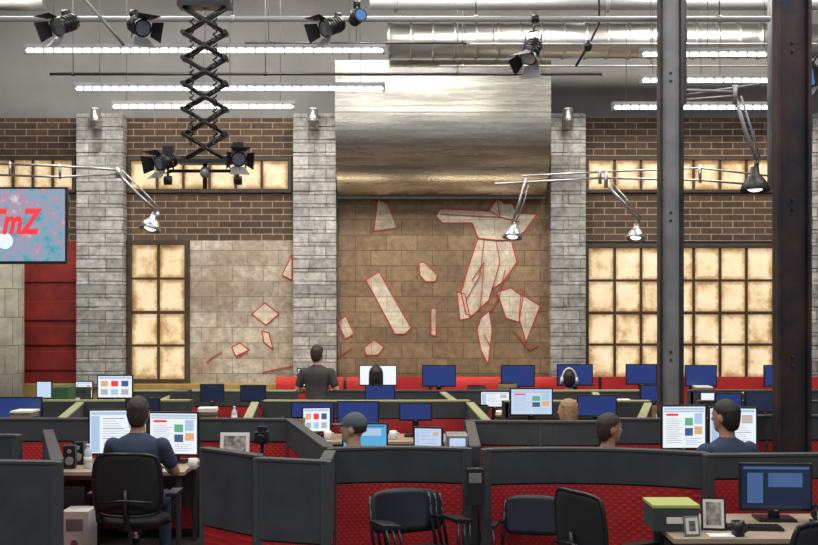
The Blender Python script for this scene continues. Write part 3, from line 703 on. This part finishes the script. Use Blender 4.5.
    for sx in (-1,1):
        nb.ell((sx*.031,.081,.112),(.0125,.0125,.0105),'eye'); nb.ell((sx*.031,.0925,.112),(.005,.003,.005),'iris'); nb.ell((sx*.031,.090,.133),(.016,.006,.0035),hair)
    if style=='headphones':
        nb.tube([(.094*math.cos(t),-.03,.10+.158*math.sin(t)) for t in [math.pi*i/14 for i in range(15)]],.013,'white',8)
        for sx in (-1,1): nb.cyl((sx*.078,-.02,.10),(sx*.112,-.02,.10),.045,'white',n=18)
    nb.M=Matrix()
    base=1.396+dz
    o=nb.done(name,(X(px,Y),Y,0),rot,scale=top/base)
    if not st:
        c=office(X(px,Y),Y,rot,top/base)
        c.location=Vector((X(px,Y),Y,0))+Matrix.Rotation(math.radians(rot),3,'Z')@Vector((0,-.035,0))
    return o
person('man',137,8.72,1.42,'navy','hair_br','skin1',0,vox=.008,lean=.03)
person('man',317,14.15,1.66,'char','hair_br','skin2',-8,'stand',yaw=-15)
person('woman',376,14.3,1.38,'shblk','hair_bk','skin1',0,style='long',female=True)
person('man',354,8.42,1.32,'grayshirt','hair_br','skin2',10,style='cap',yaw=65)
person('man',569,14.25,1.33,'shblk','hair_bk','skin1',0,style='headphones')
person('woman',569,10.75,1.235,'khaki','hair_bl','skin2',30,style='long',female=True,yaw=35)
person('man',607,8.6,1.30,'khaki','hair_br','skin1',-70,yaw=-5)
person('man',729,8.4,1.42,'navy','hair_bk','skin1',18,yaw=25,vox=.009,lean=.03)

# ---------------------------------------------------------------- desk clutter
def keyboard(x,y,z,rot=0,m='blk'):
    b=B(); b.box(-.22,.22,-.07,.07,0,.015,m)
    for i in range(14):
        for j in range(4): b.box(-.205+i*.0295,-.181+i*.0295,-.06+j*.031,-.035+j*.031,.015,.022,m)
    b.done('keyboard',(x,y,z),rot)
def frame(x,y,z,w,h,rot=0,m='blk',pic='photo'):
    b=B(); T=Matrix.Rotation(math.radians(-12),4,'X'); b.M=T
    b.box(-w/2,w/2,0,.015,0,h,m); b.box(-w/2+.012,w/2-.012,-.002,.001,.012,h-.012,'paper'); b.box(-w/2+.03,w/2-.03,-.004,0,.03,h-.03,pic)
    b.M=Matrix(); b.tube([(0,.01+.1*h,.6*h),(0,.05+.45*h,.005)],.006,m,6)
    b.done('picture_frame',(x,y,z+.002),rot)
def bottle(x,y,z):
    b=B(); b.rings([(0,0,0,.03,.03),(0,0,.01,.034,.034),(0,0,.12,.034,.034),(0,0,.15,.030,.030),(0,0,.175,.013,.013),(0,0,.19,.012,.012)],'water',16); b.cyl((0,0,.188),(0,0,.208),.015,'white',n=14); b.cyl((0,0,.05),(0,0,.10),.0348,'paper',n=16); b.done('water_bottle',(x,y,z))
def mug(x,y,z,m='white'):
    b=B(); b.rings([(0,0,0,.032,.032),(0,0,.004,.038,.038),(0,0,.09,.04,.04),(0,0,.09,.035,.035),(0,0,.02,.033,.033)],m,18); b.tube([(.038,0,.07),(.062,0,.065),(.065,0,.035),(.037,0,.02)],.006,m,6); b.done('coffee_mug',(x,y,z))
def phone(x,y,z,rot=0):
    b=B(); T=Matrix.Rotation(math.radians(18),4,'X'); b.box(-.09,.09,-.1,.1,0,.02,'blk'); b.box(-.088,.088,-.09,.09,.02,.05,'blk',T)
    b.box(-.01,.07,.02,.07,.05,.056,'sdark',T)
    for i in range(3):
        for j in range(4): b.box(.0+i*.024,.016+i*.024,-.07+j*.02,-.056+j*.02,.05,.056,'steelg',T)
    b.tube([(-.06,-.08,.055),(-.06,-.06,.085),(-.06,.05,.115),(-.06,.085,.09)],[.018,.013,.013,.018],'blk',8); b.done('desk_phone',(x,y,z),rot)
def books(x,y,z,n,rot=0):
    b=B(); h=0
    for i in range(n):
        t=.02+.012*(i%3); s=.9+.1*((i*3)%2); m=('green','paper','card','part','yellow','white')[(i*5+n)%6]; b.box(-.11*s,.11*s,-.14*s,.14*s,h,h+t,m); h+=t
    b.done('book_stack',(x,y,z),rot)
def tray(x,y,z,rot=0):
    b=B()
    for k in range(3):
        q=k*.07; b.box(-.13,.13,-.16,.16,q,q+.006,'blk'); b.box(-.13,-.124,-.16,.16,q,q+.05,'blk'); b.box(.124,.13,-.16,.16,q,q+.05,'blk'); b.box(-.13,.13,.154,.16,q,q+.05,'blk'); b.box(-.11,.11,-.14,.14,q+.007,q+.03,'paper')
        if k: 
            for sx in (-.127,.127): b.cyl((sx,-.15,q-.07),(sx,-.15,q),.004,'blk',n=6)
    b.done('document_tray',(x,y,z),rot)
def speaker(x,y,z,rot=0):
    b=B(); b.box(-.05,.05,-.05,.06,0,.20,'blk'); b.cyl((0,-.055,.07),(0,-.049,.07),.036,'steelg',n=18); b.cyl((0,-.055,.15),(0,-.049,.15),.018,'steelg',n=16); b.done('desktop_speaker',(x,y,z),rot,bevel=.006)
def letterbox(x,y,z,w,h,m):
    b=B(); b.box(-w/2,w/2,-.12,.12,0,h,m); b.box(-w/2-.005,w/2+.005,-.125,.125,h-.05,h,m); b.box(-.04,.04,-.1255,-.12,h*.35,h*.55,'paper'); b.done('storage_box',(x,y,z),random.uniform(-4,4),bevel=.004)
D=.741
keyboard(X(137,9.42),9.42,D); keyboard(X(365,9.02),9.02,D); keyboard(X(705,9.0),9.0,D); keyboard(X(745,6.85),6.84,D,-6)
bottle(X(88,9.45),9.45,D); speaker(X(70,9.45),9.45,D,10); speaker(X(80,9.7),9.7,D,-5); mug(X(193,9.4),9.4,D)
phone(X(448,9.05),9.05,D,-20); bottle(X(655,9.05),9.05,D); tray(X(548,9.3),9.3,D,5)
b=B(); xx=X(234,9.4); b.box(xx-.12,xx+.12,9.3,9.7,0,.78,'deskl')
for z in (.25,.5,.75): b.box(xx-.11,xx+.11,9.285,9.3,z-.22,z,'part')
b.done('filing_cabinet',bevel=.006)
frame(xx,9.4,.782,.25,.27,0,'white')
b=B(); x,y=X(262,8.6),8.6
for k in range(3):
    a=math.radians(90+120*k); b.tube([(x,y,.95),(x+.28*math.cos(a),y+.28*math.sin(a),0)],.012,'blk',8)
b.cyl((x,y,.9),(x,y,1.06),.014,'blk'); b.box(x-.05,x+.05,y-.06,y+.08,1.06,1.15,'blk'); b.cyl((x,y-.12,1.105),(x,y-.06,1.105),.032,'blk'); b.box(x-.035,x+.035,y-.02,y+.04,1.15,1.19,'blk'); b.done('camera_tripod')
b=B(); x,y=X(459,8.5),8.45; b.box(x-.11,x+.07,y-.16,y+.16,0,1.05,'blk'); b.box(x-.10,x+.06,y-.14,y+.15,1.05,1.15,'steelg'); b.box(x-.08,x+.04,y-.15,y-.14,1.07,1.13,'slav'); b.done('equipment_rack',bevel=.006)
b=B(); x,y=X(475,7.78),7.8; b.box(x-.06,x+.06,y-.05,y+.05,.72,.98,'blk'); b.box(x-.02,x+.02,y-.02,y+.02,0,.73,'blk'); b.box(x-.08,x+.08,y-.1,y+.08,0,.02,'blk'); b.box(x-.045,x+.045,y-.052,y-.048,.88,.95,'steelg'); b.done('card_reader_stand',bevel=.006)
b=B(); x,y=X(80,9.1),8.95; b.box(x-.11,x+.11,y-.0,y+.26,.0,.46,'white') ; b.box(x-.07,x+.07,y-.004,y+.001,.30,.40,'steelg'); b.cyl((x,y-.006,.2),(x,y,.2),.03,'silver'); b.done('computer_tower',bevel=.01)
b=B(); x,y=X(672,6.85),6.88; b.box(x-.14,x+.14,y-.14,y+.14,D,.885,'part'); b.box(x-.145,x+.145,y-.145,y+.145,.885,.905,'lime'); b.box(x-.06,x+.06,y-.143,y-.139,.79,.83,'paper'); b.done('storage_box',bevel=.006)
frame(X(713,6.8),6.78,D,.15,.20,-8); frame(X(692,6.62),6.60,D,.10,.12,10,'silver')
b=B(); x,y=X(705,6.68),6.60; b.box(x+.0,x+.15,y-.04,y+.06,D,D+.008,'paper'); b.done('paper_sheets')
phone(X(829,6.95),6.95,D,0)
mug(X(736,6.66),6.62,D,'blk')
random.seed(5)
for Yd,a,c in ((11.56,-20,60),(11.56,100,225),(11.56,285,452),(11.56,516,632),(11.56,712,795),(13.16,95,160),(13.16,200,285),(13.16,350,430),(13.16,470,580),(13.16,614,730),(15.21,300,535),(15.21,560,800),(15.17,34,140)):
    p=a+8
    while p<c-6:
        x=X(p,Yd); k=random.choice('bbmptkoo'); y=Yd
        if k=='b': books(x,y,D,random.randint(4,10),random.uniform(-6,6))
        elif k=='m': mug(x,y,D,random.choice(['white','yellow','blk']))
        elif k=='p': phone(x,y,D,random.uniform(-10,10))
        elif k=='t': tray(x,y,D,random.uniform(-3,3))
        elif k=='k': bottle(x,y,D)
        elif k=='o': letterbox(x,y,D,.24,random.uniform(.2,.36),random.choice(['card','green','part','white','blk']))
        p+=random.uniform(26,40)
for px,Yc in ((60,13.4),(178,12.75)):
    b=B(); x=X(px,Yc); b.box(x-.1,x+.1,Yc,Yc+.3,0,1.16,'green' if px<99 else 'deskl')
    for z in (.3,.6,.9): b.box(x-.09,x+.09,Yc-.012,Yc,z-.25,z,'part')
    b.done('filing_cabinet',bevel=.006)

# ---------------------------------------------------------------- lights
def area(name,loc,sx,sy,W,col,tgt=None):
    l=bpy.data.lights.new(name,'AREA'); l.shape='RECTANGLE'; l.size=sx; l.size_y=sy; l.energy=W; l.color=col
    o=bpy.data.objects.new(name,l); SC.collection.objects.link(o); o.location=loc
    if tgt: o.rotation_euler=(Vector(tgt)-Vector(loc)).to_track_quat('-Z','Y').to_euler()
    return o
for x in (-4.5,0,4.5):
    for y in (3.5,8.2,12.2): area('ceiling_light_panel',(x,y,6.9),2.6,1.2,135,(1,.98,.95))
for x in (-5.2,-2.2,0.6,3.6,5.6): area('wall_washer_light',(x,13.6,6.75),1.2,.3,90,(1,.90,.75),(x,16.5,2.0))
for x in (-1.3,-3.2,1.2): area('cove_light',(x,15.6,1.12),1.8,.1,6,(1,.80,.55),(x,16.5,2.6))
def spot(x,y,z,tx,ty,tz,W,col,ang=45):
    l=bpy.data.lights.new('accent_spotlight','SPOT'); l.energy=W; l.color=col; l.spot_size=math.radians(ang); l.spot_blend=.8; l.shadow_soft_size=.08
    o=bpy.data.objects.new('accent_spotlight',l); SC.collection.objects.link(o); o.location=(x,y,z); o.rotation_euler=(Vector((tx,ty,tz))-Vector((x,y,z))).to_track_quat('-Z','Y').to_euler()
for p in (99,315,568): spot(X(p,16),15.0,6.6,X(p,16.2),16.2,3.8,280,(1,.95,.86),30)
for x,zt in ((.9,3.4),(-.5,3.0),(-2.6,2.6)): spot(x,12.5,6.7,x,16.5,zt,340,(1,.9,.75),26)
w=bpy.data.worlds.new('World'); SC.world=w; w.use_nodes=True; w.node_tree.nodes['Background'].inputs[0].default_value=(.92,.95,1,1); w.node_tree.nodes['Background'].inputs[1].default_value=.36

cam=bpy.data.cameras.new('camera'); co=bpy.data.objects.new('camera',cam); SC.collection.objects.link(co)
co.location=(0,0,HC); co.rotation_euler=(math.radians(90),0,0); cam.sensor_width=36; cam.lens=F/818*36; cam.shift_y=(310-272.5)/818; cam.clip_end=100
SC.camera=co
SC.view_settings.view_transform='Standard'
